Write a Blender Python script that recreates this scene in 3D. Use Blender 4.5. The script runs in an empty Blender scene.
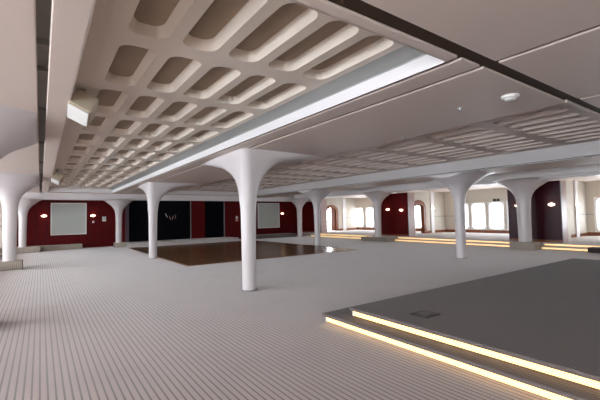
import bpy, bmesh, math, random
from mathutils import Vector, Matrix
S = bpy.context.scene
COL = S.collection
R = math.radians
# ------------------------------------------------------------------ camera
def set_camera():
    cd = bpy.data.cameras.new('camera'); co = bpy.data.objects.new('camera', cd); COL.objects.link(co)
    yaw, pit, rol, f = R(35.424), R(2.51), R(-1.171), 364.9
    h = Vector((math.sin(yaw), math.cos(yaw), 0)); r = Vector((math.cos(yaw), -math.sin(yaw), 0)); u = Vector((0, 0, 1))
    F = h * math.cos(pit) + u * math.sin(pit); U = u * math.cos(pit) - h * math.sin(pit)
    r2 = r * math.cos(rol) + U * math.sin(rol); U2 = U * math.cos(rol) - r * math.sin(rol)
    m = Matrix((r2, U2, -F)).transposed().to_4x4(); m.translation = (0, 0, 1.6)
    co.matrix_world = m
    cd.sensor_width = 36; cd.lens = 36 * f / 600; cd.clip_start = .02; cd.clip_end = 200
    S.camera = co
set_camera()
# ------------------------------------------------------------------ world, light, exposure
W = bpy.data.worlds.new('world'); S.world = W; W.use_nodes = True
bg = W.node_tree.nodes['Background']; bg.inputs[0].default_value = (.90, .94, 1, 1); bg.inputs[1].default_value = 24.0
S.view_settings.view_transform = 'Standard'; S.view_settings.look = 'None'; S.view_settings.gamma = 1
S.view_settings.exposure = -0.32
S.cycles.use_denoising = True
S.cycles.max_bounces = 10; S.cycles.diffuse_bounces = 6; S.cycles.glossy_bounces = 4; S.cycles.transparent_max_bounces = 8
S.cycles.sample_clamp_indirect = 8
def portal(loc, sx, sy, rot):
    l = bpy.data.lights.new('daylight_portal', 'AREA'); l.shape = 'RECTANGLE'; l.size = sx; l.size_y = sy
    l.cycles.is_portal = True
    o = bpy.data.objects.new('daylight_portal', l); COL.objects.link(o); o.location = loc; o.rotation_euler = rot
# ------------------------------------------------------------------ materials
def mat(name, col, rough=.6, metal=0, spec=.5, emit=None, es=0, sheen=0):
    m = bpy.data.materials.new(name); m.use_nodes = True
    b = m.node_tree.nodes['Principled BSDF']
    b.inputs['Base Color'].default_value = (*col, 1); b.inputs['Roughness'].default_value = rough
    b.inputs['Metallic'].default_value = metal; b.inputs['Specular IOR Level'].default_value = spec
    b.inputs['Sheen Weight'].default_value = sheen
    if emit:
        b.inputs['Emission Color'].default_value = (*emit, 1); b.inputs['Emission Strength'].default_value = es
    return m
def nodes(m): return m.node_tree.nodes, m.node_tree.links, m.node_tree.nodes['Principled BSDF']
def noisy(m, c1, c2, scale=4, coord='Object', bump=0):
    n, l, b = nodes(m)
    tc = n.new('ShaderNodeTexCoord'); no = n.new('ShaderNodeTexNoise'); no.inputs['Scale'].default_value = scale; no.inputs['Detail'].default_value = 5
    mx = n.new('ShaderNodeMix'); mx.data_type = 'RGBA'; mx.inputs[6].default_value = (*c1, 1); mx.inputs[7].default_value = (*c2, 1)
    l.new(tc.outputs[coord], no.inputs['Vector']); l.new(no.outputs['Fac'], mx.inputs[0]); l.new(mx.outputs[2], b.inputs['Base Color'])
    if bump:
        bp = n.new('ShaderNodeBump'); bp.inputs['Strength'].default_value = bump; bp.inputs['Distance'].default_value = .01
        l.new(no.outputs['Fac'], bp.inputs['Height']); l.new(bp.outputs[0], b.inputs['Normal'])
    return m
def carpet(name, base, dark, axis, period=.062, duty=.24, sheen=.25):
    m = mat(name, base, .95, sheen=sheen, spec=.2); n, l, b = nodes(m)
    g = n.new('ShaderNodeNewGeometry'); sp = n.new('ShaderNodeSeparateXYZ'); l.new(g.outputs['Position'], sp.inputs[0])
    def math_(op, a, bb=None):
        x = n.new('ShaderNodeMath'); x.operation = op
        for i, v in enumerate((a, bb)):
            if v is None: continue
            if isinstance(v, (int, float)): x.inputs[i].default_value = v
            else: l.new(v, x.inputs[i])
        return x.outputs[0]
    fr = math_('FRACT', math_('DIVIDE', sp.outputs[axis], period))
    line = math_('LESS_THAN', fr, duty)
    # short weave breaks along every rib
    fy = math_('FRACT', math_('DIVIDE', sp.outputs[1 - axis], .034))
    brk = math_('MULTIPLY', math_('LESS_THAN', fy, .22), .28)
    no = n.new('ShaderNodeTexNoise'); no.inputs['Scale'].default_value = 1.3; no.inputs['Detail'].default_value = 6
    l.new(g.outputs['Position'], no.inputs['Vector'])
    wear = math_('MULTIPLY', math_('SUBTRACT', no.outputs['Fac'], .5), .5)
    fac = math_('MAXIMUM', math_('ADD', math_('MULTIPLY', line, .85), 0), math_('ADD', brk, wear))
    fac = math_('MINIMUM', math_('MAXIMUM', fac, 0), 1)
    mx = n.new('ShaderNodeMix'); mx.data_type = 'RGBA'; mx.inputs[6].default_value = (*base, 1); mx.inputs[7].default_value = (*dark, 1)
    l.new(fac, mx.inputs[0]); l.new(mx.outputs[2], b.inputs['Base Color'])
    return m
def wood(name, c1, c2, rough=.3, scale=(1, 12, 12), plank=None):
    m = mat(name, c1, rough); n, l, b = nodes(m)
    tc = n.new('ShaderNodeTexCoord'); mp = n.new('ShaderNodeMapping'); mp.inputs['Scale'].default_value = scale
    no = n.new('ShaderNodeTexNoise'); no.inputs['Scale'].default_value = 2.5; no.inputs['Detail'].default_value = 8
    mx = n.new('ShaderNodeMix'); mx.data_type = 'RGBA'; mx.inputs[6].default_value = (*c1, 1); mx.inputs[7].default_value = (*c2, 1)
    l.new(tc.outputs['Object'], mp.inputs[0]); l.new(mp.outputs[0], no.inputs['Vector']); l.new(no.outputs['Fac'], mx.inputs[0])
    out = mx.outputs[2]
    if plank:
        br = n.new('ShaderNodeTexBrick'); br.inputs['Scale'].default_value = plank; br.inputs['Mortar Size'].default_value = .012
        br.inputs['Color1'].default_value = (.75, .75, .75, 1); br.inputs['Color2'].default_value = (1.25, 1.2, 1.1, 1); br.inputs['Mortar'].default_value = (.4, .4, .4, 1)
        l.new(tc.outputs['Object'], br.inputs['Vector'])
        mu = n.new('ShaderNodeMix'); mu.data_type = 'RGBA'; mu.blend_type = 'MULTIPLY'; mu.inputs[0].default_value = 1
        l.new(out, mu.inputs[6]); l.new(br.outputs['Color'], mu.inputs[7]); out = mu.outputs[2]
    l.new(out, b.inputs['Base Color'])
    return m
M = {}
M['ceil'] = noisy(mat('ceiling_paint', (.7, .66, .63), .5), (.77, .665, .60), (.73, .625, .565), .8)
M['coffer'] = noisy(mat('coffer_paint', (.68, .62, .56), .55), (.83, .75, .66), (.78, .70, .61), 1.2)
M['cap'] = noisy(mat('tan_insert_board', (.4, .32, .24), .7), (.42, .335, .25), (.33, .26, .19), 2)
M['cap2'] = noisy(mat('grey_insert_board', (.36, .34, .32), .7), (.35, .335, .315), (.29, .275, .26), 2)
M['white'] = mat('white_paint', (.84, .81, .82), .4)
M['fascia'] = mat('fascia_paint', (.86, .84, .85), .45)
M['soft'] = mat('beam_grey', (.55, .53, .53), .5)
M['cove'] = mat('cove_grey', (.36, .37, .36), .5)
M['gap'] = mat('gap_brown', (.06, .034, .018), .6)
M['slot'] = noisy(mat('slot_grey', (.5, .5, .46), .6), (.5, .5, .45), (.4, .4, .36), 3)
M['column'] = mat('column_paint', (.73, .69, .70), .32)
M['carpet'] = carpet('ribbed_carpet', (.40, .322, .308), (.04, .022, .019), 0, duty=.26, sheen=.55)
M['carpet2'] = carpet('platform_carpet', (.15, .125, .118), (.05, .04, .04), 0, .05, .3, sheen=.15)
M['plinth'] = carpet('plinth_carpet', (.44, .39, .33), (.24, .21, .18), 0, .05, .3)
M['pale'] = noisy(mat('pale_carpet', (.6, .57, .55), .9), (.62, .59, .57), (.52, .49, .48), 9)
M['red'] = wood('red_lacquer', (.115, .004, .006), (.08, .003, .004), .5, (9, 9, .6))
M['red'].node_tree.nodes['Principled BSDF'].inputs['Specular IOR Level'].default_value = .12
M['red2'] = wood('red_lacquer_darkened', (.05, .006, .014), (.03, .004, .01), .3, (9, 9, .6))  # red lacquer with a divider's dark plum reflections put into its colour
M['red2'].node_tree.nodes['Principled BSDF'].inputs['Specular IOR Level'].default_value = .2
M['black'] = mat('black_drape', (.004, .004, .006), .8, spec=.05)
M['parq'] = wood('parquet', (.23, .11, .036), (.17, .078, .026), .25, (.15, 1.2, 1))
M['parq'].node_tree.nodes['Principled BSDF'].inputs['Specular IOR Level'].default_value = .35
M['cream'] = mat('cream_wall', (.62, .57, .49), .6)
M['brown'] = wood('brown_wood', (.26, .075, .022), (.17, .045, .014), .35, (8, 8, .7))
M['endcap'] = wood('pale_end', (.50, .36, .33), (.43, .30, .27), .35, (8, 8, .7))
M['screen'] = mat('screen_cloth', (.54, .58, .55), .35)
M['alu'] = mat('pale_metal', (.75, .75, .74), .35, .2)
M['steel'] = mat('grey_metal', (.35, .35, .36), .35, .7)
M['dark'] = mat('dark_grey', (.03, .03, .033), .5)
M['plastic'] = mat('white_plastic', (.85, .84, .82), .4)
M['tan'] = mat('tan_case', (.42, .36, .27), .5)
M['lamp'] = mat('lamp_glass', (1, .9, .8), .4, emit=(1, .74, .5), es=10)
M['led'] = mat('led_strip', (.5, .38, .2), .4, emit=(1, .60, .2), es=3.4)
M['led2'] = mat('led_strip_far', (1, .9, .7), .4, emit=(1, .58, .17), es=1.6)
M['pink'] = mat('faded_pink', (.55, .3, .28), .5)
def glass(tint):
    m = bpy.data.materials.new('window_glass'); m.use_nodes = True; n, l = m.node_tree.nodes, m.node_tree.links
    n.clear(); o = n.new('ShaderNodeOutputMaterial'); t = n.new('ShaderNodeBsdfTransparent'); t.inputs[0].default_value = (tint, tint * 1.01, tint * 1.015, 1)
    g = n.new('ShaderNodeBsdfGlossy'); g.inputs['Roughness'].default_value = .03; mx = n.new('ShaderNodeMixShader'); mx.inputs[0].default_value = .05
    l.new(t.outputs[0], mx.inputs[1]); l.new(g.outputs[0], mx.inputs[2]); l.new(mx.outputs[0], o.inputs[0]); return m
M['glass'] = glass(.97); M['glass2'] = glass(.72)
# ------------------------------------------------------------------ mesh helpers
class MB:
    def __init__(s): s.v = []; s.f = []
    def add(s, vs, fs):
        k = len(s.v); s.v += [tuple(v) for v in vs]; s.f += [tuple(i + k for i in f) for f in fs]; return s
    def box(s, x0, x1, y0, y1, z0, z1):
        return s.add([(x0, y0, z0), (x1, y0, z0), (x1, y1, z0), (x0, y1, z0), (x0, y0, z1), (x1, y0, z1), (x1, y1, z1), (x0, y1, z1)],
                     [(0, 3, 2, 1), (4, 5, 6, 7), (0, 1, 5, 4), (1, 2, 6, 5), (2, 3, 7, 6), (3, 0, 4, 7)])
    def lathe(s, prof, n=40, cx=0, cy=0, clip=None, cap=True):
        k0 = []
        for (z, r) in prof:
            ring = []
            for i in range(n):
                a = 2 * math.pi * i / n; x = cx + r * math.cos(a); y = cy + r * math.sin(a)
                if clip: x = min(max(x, clip[0]), clip[1])
                ring.append((x, y, z))
            k0.append(ring)
        vs = [v for r_ in k0 for v in r_]; fs = []
        for j in range(len(prof) - 1):
            for i in range(n):
                a, b = j * n + i, j * n + (i + 1) % n
                fs.append((a, b, b + n, a + n))
        if cap: fs.append(tuple(reversed(range(n)))); fs.append(tuple(range((len(prof) - 1) * n, len(prof) * n)))
        return s.add(vs, fs)
    def build(s, name, m, parent=None, smooth=False, bevel=0, loc=None, rot=None):
        me = bpy.data.meshes.new(name); me.from_pydata(s.v, [], s.f)
        bm = bmesh.new(); bm.from_mesh(me); bmesh.ops.recalc_face_normals(bm, faces=bm.faces[:]); bm.to_mesh(me); bm.free()
        me.materials.append(m)
        if smooth: me.polygons.foreach_set('use_smooth', [True] * len(me.polygons))
        o = bpy.data.objects.new(name, me); COL.objects.link(o)
        if parent: o.parent = parent
        if loc: o.location = loc
        if rot: o.rotation_euler = rot
        if bevel:
            b = o.modifiers.new('bevel', 'BEVEL'); b.width = bevel; b.segments = 3; b.limit_method = 'ANGLE'
        if smooth:
            e = o.modifiers.new('edge', 'EDGE_SPLIT'); e.split_angle = R(50)
        return o
def box(x0, x1, y0, y1, z0, z1): return MB().box(x0, x1, y0, y1, z0, z1)
def struct(o): o['kind'] = 'structure'; return o
def tag(o, label, cat, group=None):
    o['label'] = label; o['category'] = cat; o['kind'] = 'thing'
    if group: o['group'] = group
    return o
def empty(name, loc, label, cat, group=None, rz=0):
    o = bpy.data.objects.new(name, None); COL.objects.link(o); o.location = loc; o.rotation_euler.z = rz; o.empty_display_size = .1
    return tag(o, label, cat, group)
def kids(o): return [c for c in bpy.data.objects if c.parent == o]
def dup(root, loc, rz, label, group=None):
    r = root.copy(); COL.objects.link(r); r.location = loc; r.rotation_euler.z = rz; r['label'] = label
    if group: r['group'] = group
    for ch in kids(root):
        c = ch.copy(); COL.objects.link(c); c.parent = r
        for g in kids(ch):
            d = g.copy(); COL.objects.link(d); d.parent = c
    return r
def rrect(w, h, r, k=6):
    pts = []
    for (sx, sy, a0) in ((1, 1, 0), (-1, 1, 90), (-1, -1, 180), (1, -1, 270)):
        for i in range(k + 1):
            a = R(a0 + 90 * i / k); pts.append((sx * (w / 2 - r) + r * math.cos(a), sy * (h / 2 - r) + r * math.sin(a)))
    return pts
def on_rect(p, w, h, q):
    t = min(w / 2 / abs(p[0]) if p[0] else 9e9, h / 2 / abs(p[1]) if p[1] else 9e9); return (p[0] * t, p[1] * t)
def rect_ring(pts, w, h):
    n = len(pts); out = [on_rect(p, w, h, 0) for p in pts]
    for c in ((1, 1), (-1, 1), (-1, -1), (1, -1)):
        cc = (c[0] * w / 2, c[1] * h / 2); i = min(range(n), key=lambda j: (out[j][0] - cc[0]) ** 2 + (out[j][1] - cc[1]) ** 2); out[i] = cc
    return out
# ------------------------------------------------------------------ measures of the hall
CX = 7.93                       # centre line
HL, HR = -7.65, 23.5            # hull walls
YB, YF = 24.8, -7.0             # end walls
H = 3.1
BAY_Y0, BAY_Y1 = 2.05, 22.6
SHZ = 2.95                      # soffit beyond the middle bay
# floor
struct(box(HL, HR, YF, YB + 1, -.1, 0).build('floor', M['carpet']))
for nm, (a, b), mm in (('floor_terrace_starboard', (17.62, HR), 'pale'), ('floor_terrace_port', (HL, -1.775), 'pale')):
    mb = MB(); mb.box(a, b, YF, YB, 0, .26)
    if a > 0: mb.box(a - .3, a, YF, YB, 0, .13)
    else: mb.box(b, b + .3, YF, YB, 0, .13)
    struct(mb.build(nm, M[mm]))
# ------------------------------------------------------------------ ceiling panels
def panels(name, rects, z, m, t=.03, bevel=.013):
    mb = MB()
    for (x0, x1, y0, y1) in rects: mb.box(x0, x1, y0, y1, z, z + t)
    return struct(mb.build(name, m, bevel=bevel))
g = .012
rows = [(YF, 1.775), (1.925, 7.26 - g), (7.26 + g, 15.6 - g), (15.6 + g, 23.6)]
rows_port = [(YF, 15.6 - g), (15.6 + g, 23.6)]
rc = []
for (a, b) in rows_port: rc.append((HL, -.04, a, b))
rc += [(.05, .30, 1.925, 23.6), (.05, 3.69, YF, 1.775), (.30, 3.28, 1.925, BAY_Y0), (.30, 3.28, BAY_Y1, 23.6)]
rc += [(3.35, 3.685, 1.925, 23.6)]
for (a, b) in rows[1:]: rc.append((3.75, 5.90, a, b))
rc += [(3.75, 5.89, YF, 1.775), (5.96, 9.9, YF, 1.775), (9.94, 15.6, YF, 1.775), (15.64, HR, YF, 1.775)]
rc += [(15.6, HR, 1.925, 23.6), (5.94, 15.6, BAY_Y1, 23.6)]
panels('ceiling', rc, H, M['ceil'])
struct(box(HL, HR, YF, YB, H + .75, H + .8).build('ceiling_slab', M['gap']))
struct(box(11.3, 13.2, 1.9, 22.6, SHZ, SHZ + .4).build('ceiling_soffit', M['ceil'], bevel=.015))
# darker backing just above the open joints and the light grey back of the long slot
mb = MB()
for (x0, x1, y0, y1) in ((.3, HR, 1.66, 1.96), (3.28, 3.80, 1.96, 23.6), (3.66, 3.78, YF, 1.7), (5.86, 5.98, YF, 1.7), (9.86, 9.98, YF, 1.7), (15.56, 15.68, YF, 1.7), (3.78, 5.9, 7.2, 7.32), (3.78, 5.9, 15.54, 15.66), (HL, -.1, 15.54, 15.66)):
    mb.box(x0, x1, y0, y1, H + .031, H + .045)
struct(mb.build('ceiling_joint_strip', M['gap']))
mb = MB().box(-.1, .11, YF, 23.6, H + .12, H + .14)
for y in (3.9, 4.6, 6.3, 9, 12, 15, 18): mb.box(-.1, .11, y, y + .05, H + .07, H + .12)
struct(mb.build('ceiling_slot_strip', M['slot']))
# ------------------------------------------------------------------ coffered bays
def coffers(name, x0, x1, y0, y1, z, xs, w, ys, L, depth=.2, pitch_x=.485, pitch_y=1.49, rad=.13, m='coffer'):
    caps = []; mb = MB(); lp = rrect(w, L, rad, 5); n = len(lp); ring = rect_ring(lp, pitch_x, pitch_y)
    for cx in xs:
        for cy in ys:
            vs = [(cx + p[0], cy + p[1], z) for p in ring] + [(cx + p[0], cy + p[1], z) for p in lp]
            vs += [(cx + p[0] * .985, cy + p[1] * .995, z + .02) for p in lp]
            vs += [(cx + p[0] * .76, cy + p[1] * .965, z + depth) for p in lp]
            fs = []
            for j in range(3):
                for i in range(n):
                    a, b = j * n + i, j * n + (i + 1) % n; fs.append((a, b, b + n, a + n))
            fs.append(tuple(range(3 * n, 4 * n)))
            mb.add(vs, fs); caps.append(len(mb.f) - 1)
    gx0, gx1 = xs[0] - pitch_x / 2, xs[-1] + pitch_x / 2; gy0, gy1 = ys[0] - pitch_y / 2, ys[-1] + pitch_y / 2
    for (a, b, c, d) in ((x0, gx0, y0, y1), (gx1, x1, y0, y1), (gx0, gx1, y0, gy0), (gx0, gx1, gy1, y1)):
        if b - a > .001 and d - c > .001: mb.add([(a, c, z), (b, c, z), (b, d, z), (a, d, z)], [(0, 1, 2, 3)])
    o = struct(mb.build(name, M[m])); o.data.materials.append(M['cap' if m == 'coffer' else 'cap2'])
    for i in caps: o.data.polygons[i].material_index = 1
    return o
ZC = 3.32
ys = [2.95 + 1.49 * i for i in range(13)]
xs1 = [.80 + .485 * i for i in range(5)]
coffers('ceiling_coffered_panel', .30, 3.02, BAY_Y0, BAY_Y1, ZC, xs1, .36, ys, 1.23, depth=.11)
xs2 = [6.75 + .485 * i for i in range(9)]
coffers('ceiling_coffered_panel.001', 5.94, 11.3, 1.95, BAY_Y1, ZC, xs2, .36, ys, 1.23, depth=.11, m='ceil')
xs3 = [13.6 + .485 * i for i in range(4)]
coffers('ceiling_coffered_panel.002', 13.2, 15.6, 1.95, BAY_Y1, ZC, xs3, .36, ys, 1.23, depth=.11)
# bay sides: fascia boards with the grey cove above
def fascia(name, x0, x1, z0, z1, y0, y1, m=None): return struct(box(x0, x1, y0, y1, z0, z1).build(name, m or M['fascia'], bevel=.008))
fascia('trim_1', 3.255, 3.272, H - .004, H + .15, BAY_Y0, BAY_Y1)
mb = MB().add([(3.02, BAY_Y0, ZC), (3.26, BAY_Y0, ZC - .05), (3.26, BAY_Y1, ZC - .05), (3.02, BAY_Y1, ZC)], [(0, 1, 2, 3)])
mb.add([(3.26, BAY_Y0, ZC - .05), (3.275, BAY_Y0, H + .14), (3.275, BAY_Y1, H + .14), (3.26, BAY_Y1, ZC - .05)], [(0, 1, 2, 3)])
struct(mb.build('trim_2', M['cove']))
fascia('trim_3', .275, .30, H, ZC, BAY_Y0, BAY_Y1, M['ceil'])
fascia('trim_4', .30, 3.28, H, ZC, BAY_Y0 - .03, BAY_Y0, M['ceil'])
fascia('trim_5', .30, 3.28, H, ZC, BAY_Y1, BAY_Y1 + .03)
fascia('trim_6', 5.90, 5.94, H, ZC, 1.9, BAY_Y1, M['ceil'])
fascia('trim_7', 5.94, 11.3, H, ZC, 1.9, 1.95, M['ceil'])
fascia('trim_8', 5.94, 15.6, H, ZC, BAY_Y1, BAY_Y1 + .03)
fascia('trim_9', 11.27, 11.32, SHZ - .02, ZC, 1.9, BAY_Y1, M['soft'])
fascia('trim_10', 15.56, 15.6, SHZ - .02, ZC, 1.9, BAY_Y1)
fascia('trim_11', 13.2, 15.6, H, ZC, 1.9, 1.95, M['ceil'])
# slim dark rail along the low edge of the beam
struct(box(11.262, 11.27, 1.9, BAY_Y1, SHZ + .005, SHZ + .02).build('trim_12', M['gap']))
# beam of the far arches
struct(box(HL, 18, 23.5, 23.9, 2.74, H + .72).build('beam', M['white'], bevel=.03))
# lintels over the outer columns
struct(box(16.45, 17.15, YF, 23.5, 2.88, H + .01).build('lintel', M['white'], bevel=.03))
# ------------------------------------------------------------------ walls
def windowed_wall(name, x0, x1, y0, y1, cents, w, z0, z1, m):
    mb = MB(); mb.box(x0, x1, y0, y1, 0, z0); mb.box(x0, x1, y0, y1, z1, H + .8)
    cur = y0
    for c in sorted(cents): mb.box(x0, x1, cur, c - w / 2, z0, z1); cur = c + w / 2
    mb.box(x0, x1, cur, y1, z0, z1)
    return struct(mb.build(name, m))
wc = [8.2, 9.35, 10.5, 11.65, 12.8, 13.95] + [16.3 + 1.25 * i for i in range(7)] + [6.1 - 1.15 * i for i in range(11)]
WZ0, WZ1, WW = .50, 2.22, .95
windowed_wall('wall_starboard', HR, HR + .25, YF, YB + 1, wc, WW, WZ0, WZ1, M['cream'])
PZ0, PZ1 = .4, 2.65
windowed_wall('wall_port', HL - .25, HL, YF, YB + 1, wc, WW, PZ0, PZ1, M['cream'])
# one window: surround with round corners + pane
def window_parts(h, gm):
    lp = rrect(WW - .10, h - .08, .2, 6); ring = rect_ring(lp, WW + .1, h + .1); n = len(lp)
    mb = MB()
    vs = []
    for x in (-.02, .26):
        vs += [(x, p[0], p[1]) for p in ring]; vs += [(x, p[0], p[1]) for p in lp]
    fs = []
    for i in range(n):
        j = (i + 1) % n
        fs += [(i, j, n + j, n + i), (2 * n + i, 3 * n + i, 3 * n + j, 2 * n + j), (n + i, n + j, 3 * n + j, 3 * n + i)]
    fr = mb.add(vs, fs).build('window_frame', M['plastic'])
    pane = MB().box(.10, .11, -WW / 2 + .04, WW / 2 - .04, -h / 2 + .03, h / 2 - .03).build('window_pane', M[gm])
    return fr, pane
nwin = 0
for side, xx, rz, z0, z1 in ((1, HR, 0, WZ0, WZ1), (-1, HL, math.pi, PZ0, PZ1)):
    frame0, pane0 = window_parts(z1 - z0, 'glass2' if side > 0 else 'glass')
    for k, c in enumerate(wc):
        nwin += 1
        f = frame0 if k == 0 else frame0.copy(); f.name = 'window_%d' % nwin; p = pane0 if k == 0 else pane0.copy()
        if k: COL.objects.link(f); COL.objects.link(p)
        p.parent = f; f.location = (xx, c, (z0 + z1) / 2); f.rotation_euler.z = rz; struct(f)
        portal((xx + side * .3, c, (z0 + z1) / 2), z1 - z0, WW, (0, R(90) * side, 0))
# end walls
REAR_FILL_WINDOWS = [(-7.2, -3.6)]  # unseen window, added to send fill light in from behind the camera
mb = MB().box(HL, HR, YF - .2, YF, 0, .5).box(HL, HR, YF - .2, YF, 2.5, H + .75); cur = HL
for (a, b) in REAR_FILL_WINDOWS: mb.box(cur, a, YF - .2, YF, .5, 2.5); cur = b
mb.box(cur, HR, YF - .2, YF, .5, 2.5); struct(mb.build('wall_rear', M['cream']))
for (a, b) in REAR_FILL_WINDOWS:  # frame, pane and portal of the added window
    nwin += 1
    f = MB().box(a, b, YF - .15, YF + .02, .5, .56).box(a, b, YF - .15, YF + .02, 2.44, 2.5).box(a, a + .06, YF - .15, YF + .02, .56, 2.44).box(b - .06, b, YF - .15, YF + .02, .56, 2.44)
    fo = struct(f.build('window_%d' % nwin, M['plastic'])); box(a + .06, b - .06, YF - .1, YF - .09, .56, 2.44).build('window_pane', M['glass'], fo)
    portal(((a + b) / 2, YF - .25, 1.5), b - a, 2.0, (R(90), 0, 0))
# far wall: red lacquer with two black bays
mb = MB()
for (a, b) in ((-1.25, 4.28), (8.42, 9.42), (10.9, 18.6)): mb.box(a, b, YB, YB + .2, 0, H + .75)
struct(mb.build('wall_far', M['red'])); struct(box(HL, -1.25, YB, YB + .2, 0, H + .75).build('wall_far_port', M['cream']))
struct(box(4.28, 8.42, YB + .12, YB + .2, 0, H + .75).box(9.42, 10.9, YB + .12, YB + .2, 0, H + .75).build('wall_far_recess', M['black']))
struct(box(10.86, 10.9, YB - .02, YB + .1, .2, 2.75).box(8.40, 8.43, YB - .02, YB + .1, .2, 2.75).build('trim_13', M['steel']))
mb = MB()
for x in (-.2, .3, 2.35, 2.8, 3.25, 11.4, 12.5, 13.2, 16.2, 17): mb.box(x, x + .02, YB - .006, YB, .2, 2.8)
struct(mb.build('trim_14', M['red2']))
struct(box(4.28, 4.5, YB - .01, YB + .12, 0, 2.8).build('trim_15', mat('violet_grey', (.09, .07, .09), .6)))
# starboard cross walls with a brown arch
def cross_wall(name, y, x0, x1, ax0, ax1, top=2.5):
    mb = MB(); mb.box(x0, ax0, y, y + .15, .26, H + .72).box(ax1, x1, y, y + .15, .26, H + .72)
    # arch head
    cx, rr = (ax0 + ax1) / 2, (ax1 - ax0) / 2; k = 12; vs = []; fs = []
    for yy in (y, y + .15):
        for i in range(k + 1):
            a = math.pi * i / k; px, pz = cx + rr * math.cos(a), top - rr * .75 + rr * .75 * math.sin(a)
            vs += [(px, yy, pz), (px, yy, H + .72)]
    nn = 2 * (k + 1)
    for i in range(k):
        a = 2 * i; fs += [(a, a + 2, a + 3, a + 1), (nn + a, nn + a + 1, nn + a + 3, nn + a + 2), (a, nn + a, nn + a + 2, a + 2)]
    mb.add(vs, fs); w = struct(mb.build(name, M['cream']))
    return w
def arch_frame(name, y, ax0, ax1, top=2.5, t=.24):
    cx, rr = (ax0 + ax1) / 2, (ax1 - ax0) / 2; k = 14; path = [(ax1, .26)]
    for i in range(k + 1):
        a = math.pi * i / k; path.append((cx + rr * math.cos(a), top - rr * .75 + rr * .75 * math.sin(a)))
    path.append((ax0, .26)); vs = []; fs = []
    for (px, pz) in path:
        ix = px + (cx - px) * t / rr; iz = pz if pz < .3 else pz - (t if abs(px - cx) < rr * .7 else t * .5)
        for yy in (y - .06, y + .21): vs += [(px, yy, pz), (ix, yy, iz)]
    for i in range(len(path) - 1):
        a, b = 4 * i, 4 * i + 4
        fs += [(a, a + 1, b + 1, b), (a + 2, b + 2, b + 3, a + 3), (a + 1, a + 3, b + 3, b + 1), (a, b, b + 2, a + 2)]
    return struct(MB().add(vs, fs).build(name, M['brown']))
for i, y in enumerate((6.95, 15.25, 24.2)):
    if i: cross_wall(('', 'wall_cross_middle', 'wall_cross_aft')[i], y, 18.55, HR, 19.75, 21.25); arch_frame('trim_%d' % (20 + i), y, 19.75, 21.25)
    else: struct(box(18.55, HR, y, y + .15, .26, H + .72).build('wall_cross_forward', M['cream']))
    struct(box(21.8, 22.15, y - .07, y, .26, H).build('trim_%d' % (30 + i), M['white']))
    struct(box(22.15, HR, y - .03, y, 1.36, 1.41).build('trim_%d' % (40 + i), M['steel']))
    struct(box(21.25, HR, y - .025, y, .26, .42).build('baseboard_%s' % 'abc'[i], M['brown']))
cross_wall('wall_cross_port', 24.2, HL, -1.55, -5.4, -3.9)
struct(box(HL, -1.55, 24.16, 24.2, 1.36, 1.42).build('trim_43', M['steel']))
struct(box(HR - .03, HR, YF, YB, .26, .44).build('baseboard_starboard', M['brown']))
mb = MB(); cs = sorted(wc); cur = YF
for c in cs: mb.box(HR - .03, HR, cur, c - WW / 2 - .05, 1.36, 1.40); cur = c + WW / 2 + .05
struct(mb.build('trim_44', M['steel']))
# brown timber door in the aft cross wall
d = struct(box(20.55, 21.2, 24.28, 24.33, .27, 2.32).build('door_1', M['brown'], bevel=.01))
for z in (.5, 1.45): box(20.68, 21.07, 24.265, 24.28, z, z + .75).build('door_panel', M['brown'], d, bevel=.008)
MB().lathe([(-.03, .02), (.03, .02)], 12).build('door_handle', M['alu'], d, loc=(20.62, 24.25, 1.3), rot=(R(90), 0, 0))
# ------------------------------------------------------------------ platform with lit steps (beside the camera)
def plat():
    o = MB().box(3.74, 12.1, YF, 3.92, 0, .24).build('floor_platform', M['carpet2']); struct(o)
    b = MB().box(3.67, 12.2, YF, 3.99, .215, .26).build('platform_deck', M['carpet2'], o, bevel=.012)
    s = MB().box(3.54, 3.74, YF, 4.34, 0, .11).build('lower_riser', M['carpet2'], o)
    t = MB().box(3.47, 3.74, YF, 4.38, .088, .13).box(3.74, 12.4, 3.95, 4.38, 0, .13).build('lower_tread', M['carpet2'], o, bevel=.012)
plat()
def step_light(name, x, y0, y1, z, sgn, label, m, group=None, h=.05):
    e = empty(name, (x, (y0 + y1) / 2, z), label, 'light strip', group)
    L = (y1 - y0) / 2
    box(-.006, .006, -L, L, 0, h).build('diffuser', m, e)
    box(-.006, .018, -L, L, h, h + .006).build('mounting_rail', M['alu'], e)
    for s in (-1, 1): box(-.012, .016, s * L - .012, s * L + .012, -.006, h + .006).build('end_cap', M['plastic'], e)
    return e
step_light('step_light', 3.505, YF + .1, 4.3, .024, 1, 'warm glowing light strip under the lower carpeted step of the dark platform', M['led'], h=.058)
step_light('step_light', 3.705, YF + .1, 3.93, .15, 1, 'warm glowing light strip under the upper edge of the dark carpeted platform', M['led'], h=.058)
segs = [(3.0, 6.75, 'below the plum divider'), (8.0, 14.6, 'between the two carpeted plinths'), (16.7, 22.9, 'in front of the brown timber door arch')]
for (a, b, w) in segs:
    step_light('step_light', 17.30, a, b, .02, 1, 'gold light strip on the lower terrace step, ' + w, M['led2'], h=.05)
    step_light('step_light', 17.60, a, b, .15, 1, 'gold light strip on the upper terrace step, ' + w, M['led2'], h=.05)
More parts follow.
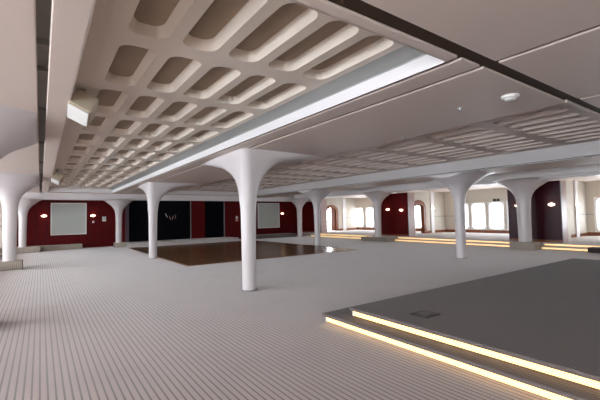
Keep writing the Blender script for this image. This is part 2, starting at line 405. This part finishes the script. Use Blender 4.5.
# floor box
fb = empty('floor_box', (4.18, 3.06, .26), 'small square dark-rimmed floor hatch in the platform carpet', 'floor hatch')
MB().box(-.15, .15, -.13, -.11, 0, .008).box(-.15, .15, .11, .13, 0, .008).box(-.15, -.13, -.11, .11, 0, .008).box(.13, .15, -.11, .11, 0, .008).build('rim', M['dark'], fb)
box(-.13, .13, -.11, .11, 0, .004).build('lid', M['carpet2'], fb); box(-.03, .07, -.11, -.06, .004, .009).build('cable_flap', M['dark'], fb)
# dance floor
df = tag(box(4.05, 11.85, 12.25, 22.35, 0, .012).build('dance_floor', M['parq']), 'glossy dark brown parquet dance floor inset in the carpet', 'dance floor')
tr = MB().box(4.0, 4.05, 12.2, 22.4, 0, .016).box(11.85, 11.9, 12.2, 22.4, 0, .016).box(4.05, 11.85, 12.2, 12.25, 0, .016).box(4.05, 11.85, 22.35, 22.4, 0, .016).build('edge_strip', M['brown'], df)
# ledges at the far wall
def ledge(x0, x1, y0, y1, h, label, m):
    return tag(MB().box(x0, x1, y0, y1, 0, h).build('carpeted_ledge', m, bevel=.02), label, 'ledge')
ledge(-.35, 1.95, 24.15, 24.79, .26, 'low carpeted ledge under the pale screen between two glowing wall lamps', M['plinth'])
ledge(4.1, 11.2, 23.1, 24.79, .2, 'long pale carpeted ledge running along the black stage bays', M['pale'])
ledge(12.45, 16.25, 23.4, 24.79, .26, 'carpeted ledge under the pale screen with a single lamp beside it', M['carpet2'])
tag(MB().box(16.75, 17.28, 2.6, 5.0, 0, .2).build('carpeted_block', M['carpet2'], bevel=.02), 'dark carpeted step block at the end of the terrace light strips', 'step block')
# ------------------------------------------------------------------ columns
def bez(prof, n=5):
    out = []
    P_ = [prof[0]] + list(prof) + [prof[-1]]
    for i in range(1, len(P_) - 2):
        p0, p1, p2, p3 = P_[i - 1:i + 3]
        for k in range(n):
            t = k / n
            out.append(tuple(.5 * (2 * p1[c] + (p2[c] - p0[c]) * t + (2 * p0[c] - 5 * p1[c] + 4 * p2[c] - p3[c]) * t * t + (3 * p1[c] - p0[c] - 3 * p2[c] + p3[c]) * t ** 3) for c in (0, 1)))
    out.append(prof[-1]); return out
IN = [(0, .15), (.9, .158), (1.6, .17), (2.1, .19), (2.35, .245), (2.55, .37), (2.72, .57), (2.86, .83), (2.97, 1.04), (3.04, 1.2), (3.08, 1.33), (3.1, 1.45)]
def prof_to(p, top, sr=1, r0=None):
    s = top / p[-1][0]
    return bez([(z * s, r * sr if r0 is None else max(r * sr, r0 + (r * sr - p[0][1] * sr) * .9)) for z, r in p])
QX = [(0, .15), (1.3, .163), (1.75, .172), (1.97, .19), (2.31, .26), (2.6, .45), (2.8, .70), (2.9, .92), (2.99, 1.36), (3.05, 1.75), (3.098, 2.1)]
QY = [(0, .15), (1.3, .163), (1.75, .172), (1.97, .20), (2.31, .36), (2.6, .74), (2.8, 1.22), (2.9, 1.65), (2.99, 2.08), (3.05, 2.4), (3.098, 2.75)]
def quarter_fan(xmax, n=64):
    px, py, p0 = bez(QX), bez(QY), bez([(z, min(r, .178 + .02 * z / 3)) for z, r in QX]); mb = MB(); vs = []; fs = []
    for (a, b, c) in zip(px, py, p0):
        for i in range(n):
            t = 2 * math.pi * i / n; co, si = math.cos(t), math.sin(t)
            vs.append((min(co * (a[1] if co > 0 else c[1]), xmax), si * (b[1] if si > 0 else c[1]), a[0]))
    for j in range(len(px) - 1):
        for i in range(n):
            a, b = j * n + i, j * n + (i + 1) % n; fs.append((a, b, b + n, a + n))
    fs.append(tuple(reversed(range(n)))); fs.append(tuple(range((len(px) - 1) * n, len(px) * n)))
    return mb.add(vs, fs)
def column(x, y, top, r0, label, clip=None, sr=1, base=0, plinth=None, collar=True, group=None, fan=False):
    e = empty('support_column', (x, y, base), label, 'column', group)
    pr = prof_to(IN, top - base, sr, r0)
    cl = (clip[0] - x, clip[1] - x) if clip else None
    (quarter_fan(5.88 - x) if fan else MB().lathe(pr, 56, clip=cl)).build('shaft', M['column'], e, smooth=True)
    if plinth:
        w, dd, h, ox, oy = plinth
        MB().box(ox - w / 2, ox + w / 2, oy - dd / 2, oy + dd / 2, -base, -base + h).build('plinth', M['plinth'], e, bevel=.015)
    if collar and not plinth: MB().lathe([(0, r0 + .035), (.012, r0 + .035), (.02, r0 + .005)], 40).build('base_ring', M['steel'], e, smooth=True)
    return e
G = 'white trumpet columns of the hall'
column(3.75, 7.26, H, .15, 'white trumpet column standing alone on the open carpet, tallest in view', group=G, fan=True)
column(3.75, 15.7, H, .155, 'white trumpet column at the corner edge of the parquet dance floor', group=G, fan=True)
column(12.12, 7.28, SHZ, .165, 'white trumpet column on bare carpet in front of the row of bright windows', (11.3, 13.2), .8, group=G)
column(12.13, 15.5, SHZ, .155, 'white trumpet column reflected in the far side of the dance floor', (11.3, 13.2), .8, group=G)
fs = .62
column(3.75, 23.7, 2.75, .16, 'white arch column between the red screen wall and the black stage bay', sr=fs, base=0, plinth=(.6, .6, .26, .05, -.05), group=G)
column(-.75, 23.7, 2.75, .16, 'white arch column where the red screen wall begins', sr=fs, plinth=(1.1, .8, .3, .2, 0), group=G)
column(16.5, 23.3, 2.9, .19, 'slim white arch column at the end of the far red wall', sr=fs, group=G)
column(-.84, 15.7, H, .18, 'white column on a carpeted plinth beside the cream-lit port terrace', (-2.6, -.06), plinth=(.75, .6, .3, -.02, .1), group=G)
column(-.95, 7.3, H, .2, 'white column close to the camera beside the long ceiling slot, its shaft out of view', (-2.6, -.06), plinth=(.75, .6, .3, 0, .1), group=G)
column(16.85, 15.5, 2.95, .2, 'white arch column on a long carpeted plinth beside the bright red divider', (15.65, 17.6), .72, plinth=(.6, 2.1, .24, -.25, -.1), group=G)
column(17.0, 7.25, 2.95, .25, 'thick white arch column on a carpeted plinth before the dark divider', (15.65, 17.6), .8, plinth=(.62, 1.0, .3, -.05, 0), group=G)
# ------------------------------------------------------------------ red dividers on the terrace
def divider(y0, y1, m, label, top=2.88):
    e = empty('room_divider', (17.85, y0, .26), label, 'room divider')
    MB().box(0, .06, 0, y1 - y0, 0, top - .26).build('front_board', m, e)
    MB().box(.06, .68, .0, y1 - y0, 0, top - .26).build('core', M['endcap'], e)
    MB().box(.06, .11, -.02, 0, 0, top - .26).build('end_trim', M['steel'], e)
    MB().box(-.015, .0, 0, y1 - y0, 0, .1).build('kick_board', M['brown'], e)
    return e
divider(6.17, 8.3, M['red2'], 'very dark plum divider panel with pale end, standing behind the thick column')
divider(14.05, 16.6, M['red'], 'bright red divider panel with pale end and two wall lamps')
divider(22.4, 24.75, M['red'], 'red divider panel with pinkish timber end beside the brown door arch')
# ------------------------------------------------------------------ wall lamps
def half_bowl():
    mb = MB(); n, k = 16, 7; vs = []; fs = []
    for j in range(k + 1):
        t = R(90) * j / k; rr, z = .13 * math.sin(t), -.09 * math.cos(t)
        for i in range(n + 1):
            a = math.pi * i / n; vs.append((rr * math.cos(a), -rr * math.sin(a), z))
    for j in range(k):
        for i in range(n):
            a = j * (n + 1) + i; fs.append((a, a + 1, a + n + 2, a + n + 1))
    return mb.add(vs, fs)
lamp0 = None
def lamp(x, y, z, rz, label):
    global lamp0
    if lamp0 is None:
        lamp0 = empty('wall_lamp', (x, y, z), label, 'wall lamp', 'half bowl wall lamps', rz)
        half_bowl().build('lamp_shade', M['lamp'], lamp0, smooth=True)
        box(-.05, .05, -.012, 0, -.1, .06).build('back_plate', M['alu'], lamp0)
        return lamp0
    return dup(lamp0, (x, y, z), rz, label, 'half bowl wall lamps')
lamp(.15, YB, 1.925, 0, 'glowing half bowl wall lamp on the red wall, on the plinth side of the screen')
lamp(2.53, YB, 1.9, 0, 'glowing half bowl wall lamp on red wall, directly above the small light switch')
lamp(15.85, YB, 1.86, 0, 'glowing half bowl wall lamp by the second screen, alone on the far red wall')
q = -R(90)
lamp(17.846, 15.55, 1.925, q, 'glowing half bowl wall lamp on the bright red divider, half way to the column')
lamp(17.846, 14.5, 1.86, q, 'glowing half bowl wall lamp on the bright red divider, next to its pale end')
lamp(17.846, 6.5, 1.9, q, 'glowing half bowl wall lamp in the middle of the plum divider')
lamp(17.846, 7.85, 1.9, q, 'glowing half bowl wall lamp on the plum divider strip beyond the thick column')
lamp(21.95, 15.18, 1.95, 0, 'glowing wall lamp on the white pilaster beside the empty brown arch')
lamp(21.95, 6.88, 1.92, 0, 'glowing wall lamp on the white pilaster behind the plum divider')
lamp(21.95, 24.13, 1.95, 0, 'glowing wall lamp on the white pilaster beside the brown timber door')
lamp(-2.0, 24.2, 1.85, 0, 'glowing wall lamp on the cream cross wall past the plinth column')
# ------------------------------------------------------------------ screens and wall things
def screen(x0, x1, z0, z1, label):
    e = empty('projection_screen', ((x0 + x1) / 2, YB, z0), label, 'screen'); w, h = x1 - x0, z1 - z0
    MB().box(-w / 2 + .05, w / 2 - .05, -.06, -.03, .05, h - .05).build('screen_cloth', M['screen'], e)
    MB().box(-w / 2, w / 2, -.08, 0, 0, .05).box(-w / 2, w / 2, -.08, 0, h - .05, h).box(-w / 2, -w / 2 + .05, -.08, 0, .05, h - .05).box(w / 2 - .05, w / 2, -.08, 0, .05, h - .05).build('screen_frame', M['plastic'], e, bevel=.006)
screen(.46, 2.2, .8, 2.62, 'pale grey projection screen between two wall lamps on the red wall')
screen(13.62, 15.55, .72, 2.66, 'pale grey projection screen on the far red wall with one lamp beside it')
e = empty('light_switch', (2.55, YB, 1.5), 'tiny white light switch below the wall lamp', 'light switch')
box(-.05, .05, -.012, 0, -.06, .06).build('switch_plate', M['plastic'], e); box(-.02, .02, -.02, -.012, -.03, .03).build('rocker', M['alu'], e)
e = empty('wall_panel_box', (3.12, YB, 1.66), 'small white control box on the red wall near the arch column', 'control box')
box(-.1, .1, -.04, 0, -.14, .14).build('case', M['plastic'], e, bevel=.01); box(-.06, .06, -.045, -.04, .0, .09).build('display', M['screen'], e)
e = empty('notice_plaque', (11.85, YB, 1.5), 'small pinkish framed notice on the red wall beside the lone column', 'notice')
box(-.1, .1, -.02, 0, -.2, .2).build('plaque_board', M['pink'], e); box(-.07, .07, -.026, -.02, 0, .15).build('plaque_face', M['alu'], e)
# faint wall ornament of slanting strokes in the black bay
e = empty('wall_ornament', (7.1, YB + .12, 1.7), 'faint pinkish grey ornament of slanting strokes on the black stage wall', 'ornament')
for i, (x, z, l, a) in enumerate(((-.3, .12, .3, 25), (-.05, -.06, .26, 20), (.12, -.04, .3, -14), (.3, .02, .28, -4))):
    MB().lathe([(-l / 2, .012), (-l / 4, .02), (l / 4, .02), (l / 2, .012)], 10).build('stroke', M['pink'] if i else M['alu'], e, smooth=True, loc=(x, -.03, z), rot=(0, R(a) * -1, 0))
e = empty('window_sign', (HR, 11.6, 2.36), 'small dark two-panel sign above the bright windows', 'sign')
for s in (-.11, .11): box(-.04, 0, s - .085, s + .085, -.08, .08).build('sign_plate', M['dark'], e)
# ------------------------------------------------------------------ ceiling devices
def projector(x, y, z, label):
    e = empty('ceiling_projector', (x, y, z), label, 'projector')
    MB().box(-.03, .03, -.03, .03, .12, ZC - z).build('mount', M['steel'], e)
    b = MB().box(-.14, .14, -.2, .22, -.12, .13).build('case', M['tan'], e, bevel=.03, rot=(R(-14), R(26), R(-8)))
    MB().box(-.125, .125, -.18, .2, -.135, -.121).build('diffuser_plate', M['plastic'], b, bevel=.01)
projector(.44, 5.5, 3.08, 'tan boxy projector with a white lower face hanging at the edge of the coffered ceiling')
projector(.44, 14.6, 3.02, 'small distant projector hanging from the coffered ceiling near the red wall')
e = empty('smoke_detector', (4.95, 2.21, H), 'round white smoke detector on the flat ceiling panel near the joint crossing', 'smoke detector')
MB().lathe([(0, .105), (-.02, .105), (-.035, .09)], 36).build('base', M['plastic'], e, smooth=True)
MB().lathe([(-.035, .07), (-.055, .06), (-.062, .035)], 36).build('sensor_cap', M['plastic'], e, smooth=True)
spr = None
def sprinkler(x, y, z, label, group=None):
    global spr
    if spr is None:
        spr = empty('sprinkler_head', (x, y, z), label, 'sprinkler')
        MB().lathe([(0, .04), (-.006, .04), (-.01, .02)], 20).build('rose', M['plastic'], spr, smooth=True)
        MB().lathe([(-.01, .014), (-.035, .01), (-.036, .022), (-.042, .022)], 14).build('nozzle', M['steel'], spr, smooth=True)
        return spr
    return dup(spr, (x, y, z), 0, label, group)
sprinkler(4.89, 2.87, H, 'tiny sprinkler head on the flat panel next to the round smoke detector')
sprinkler(5.8, 4.6, H, 'small white sprinkler head at the edge of the middle coffered bay')
names = ['first', 'second', 'third', 'fourth', 'fifth']
for i, y in enumerate((3.2, 6.05, 8.9, 11.75, 14.65)):
    o = sprinkler(11.22, y, SHZ + .03, names[i] + ' small dark sprinkler along the beam edge, counted from the window end', 'sprinklers along the beam'); o.scale = (1.7, 1.7, 1.7)
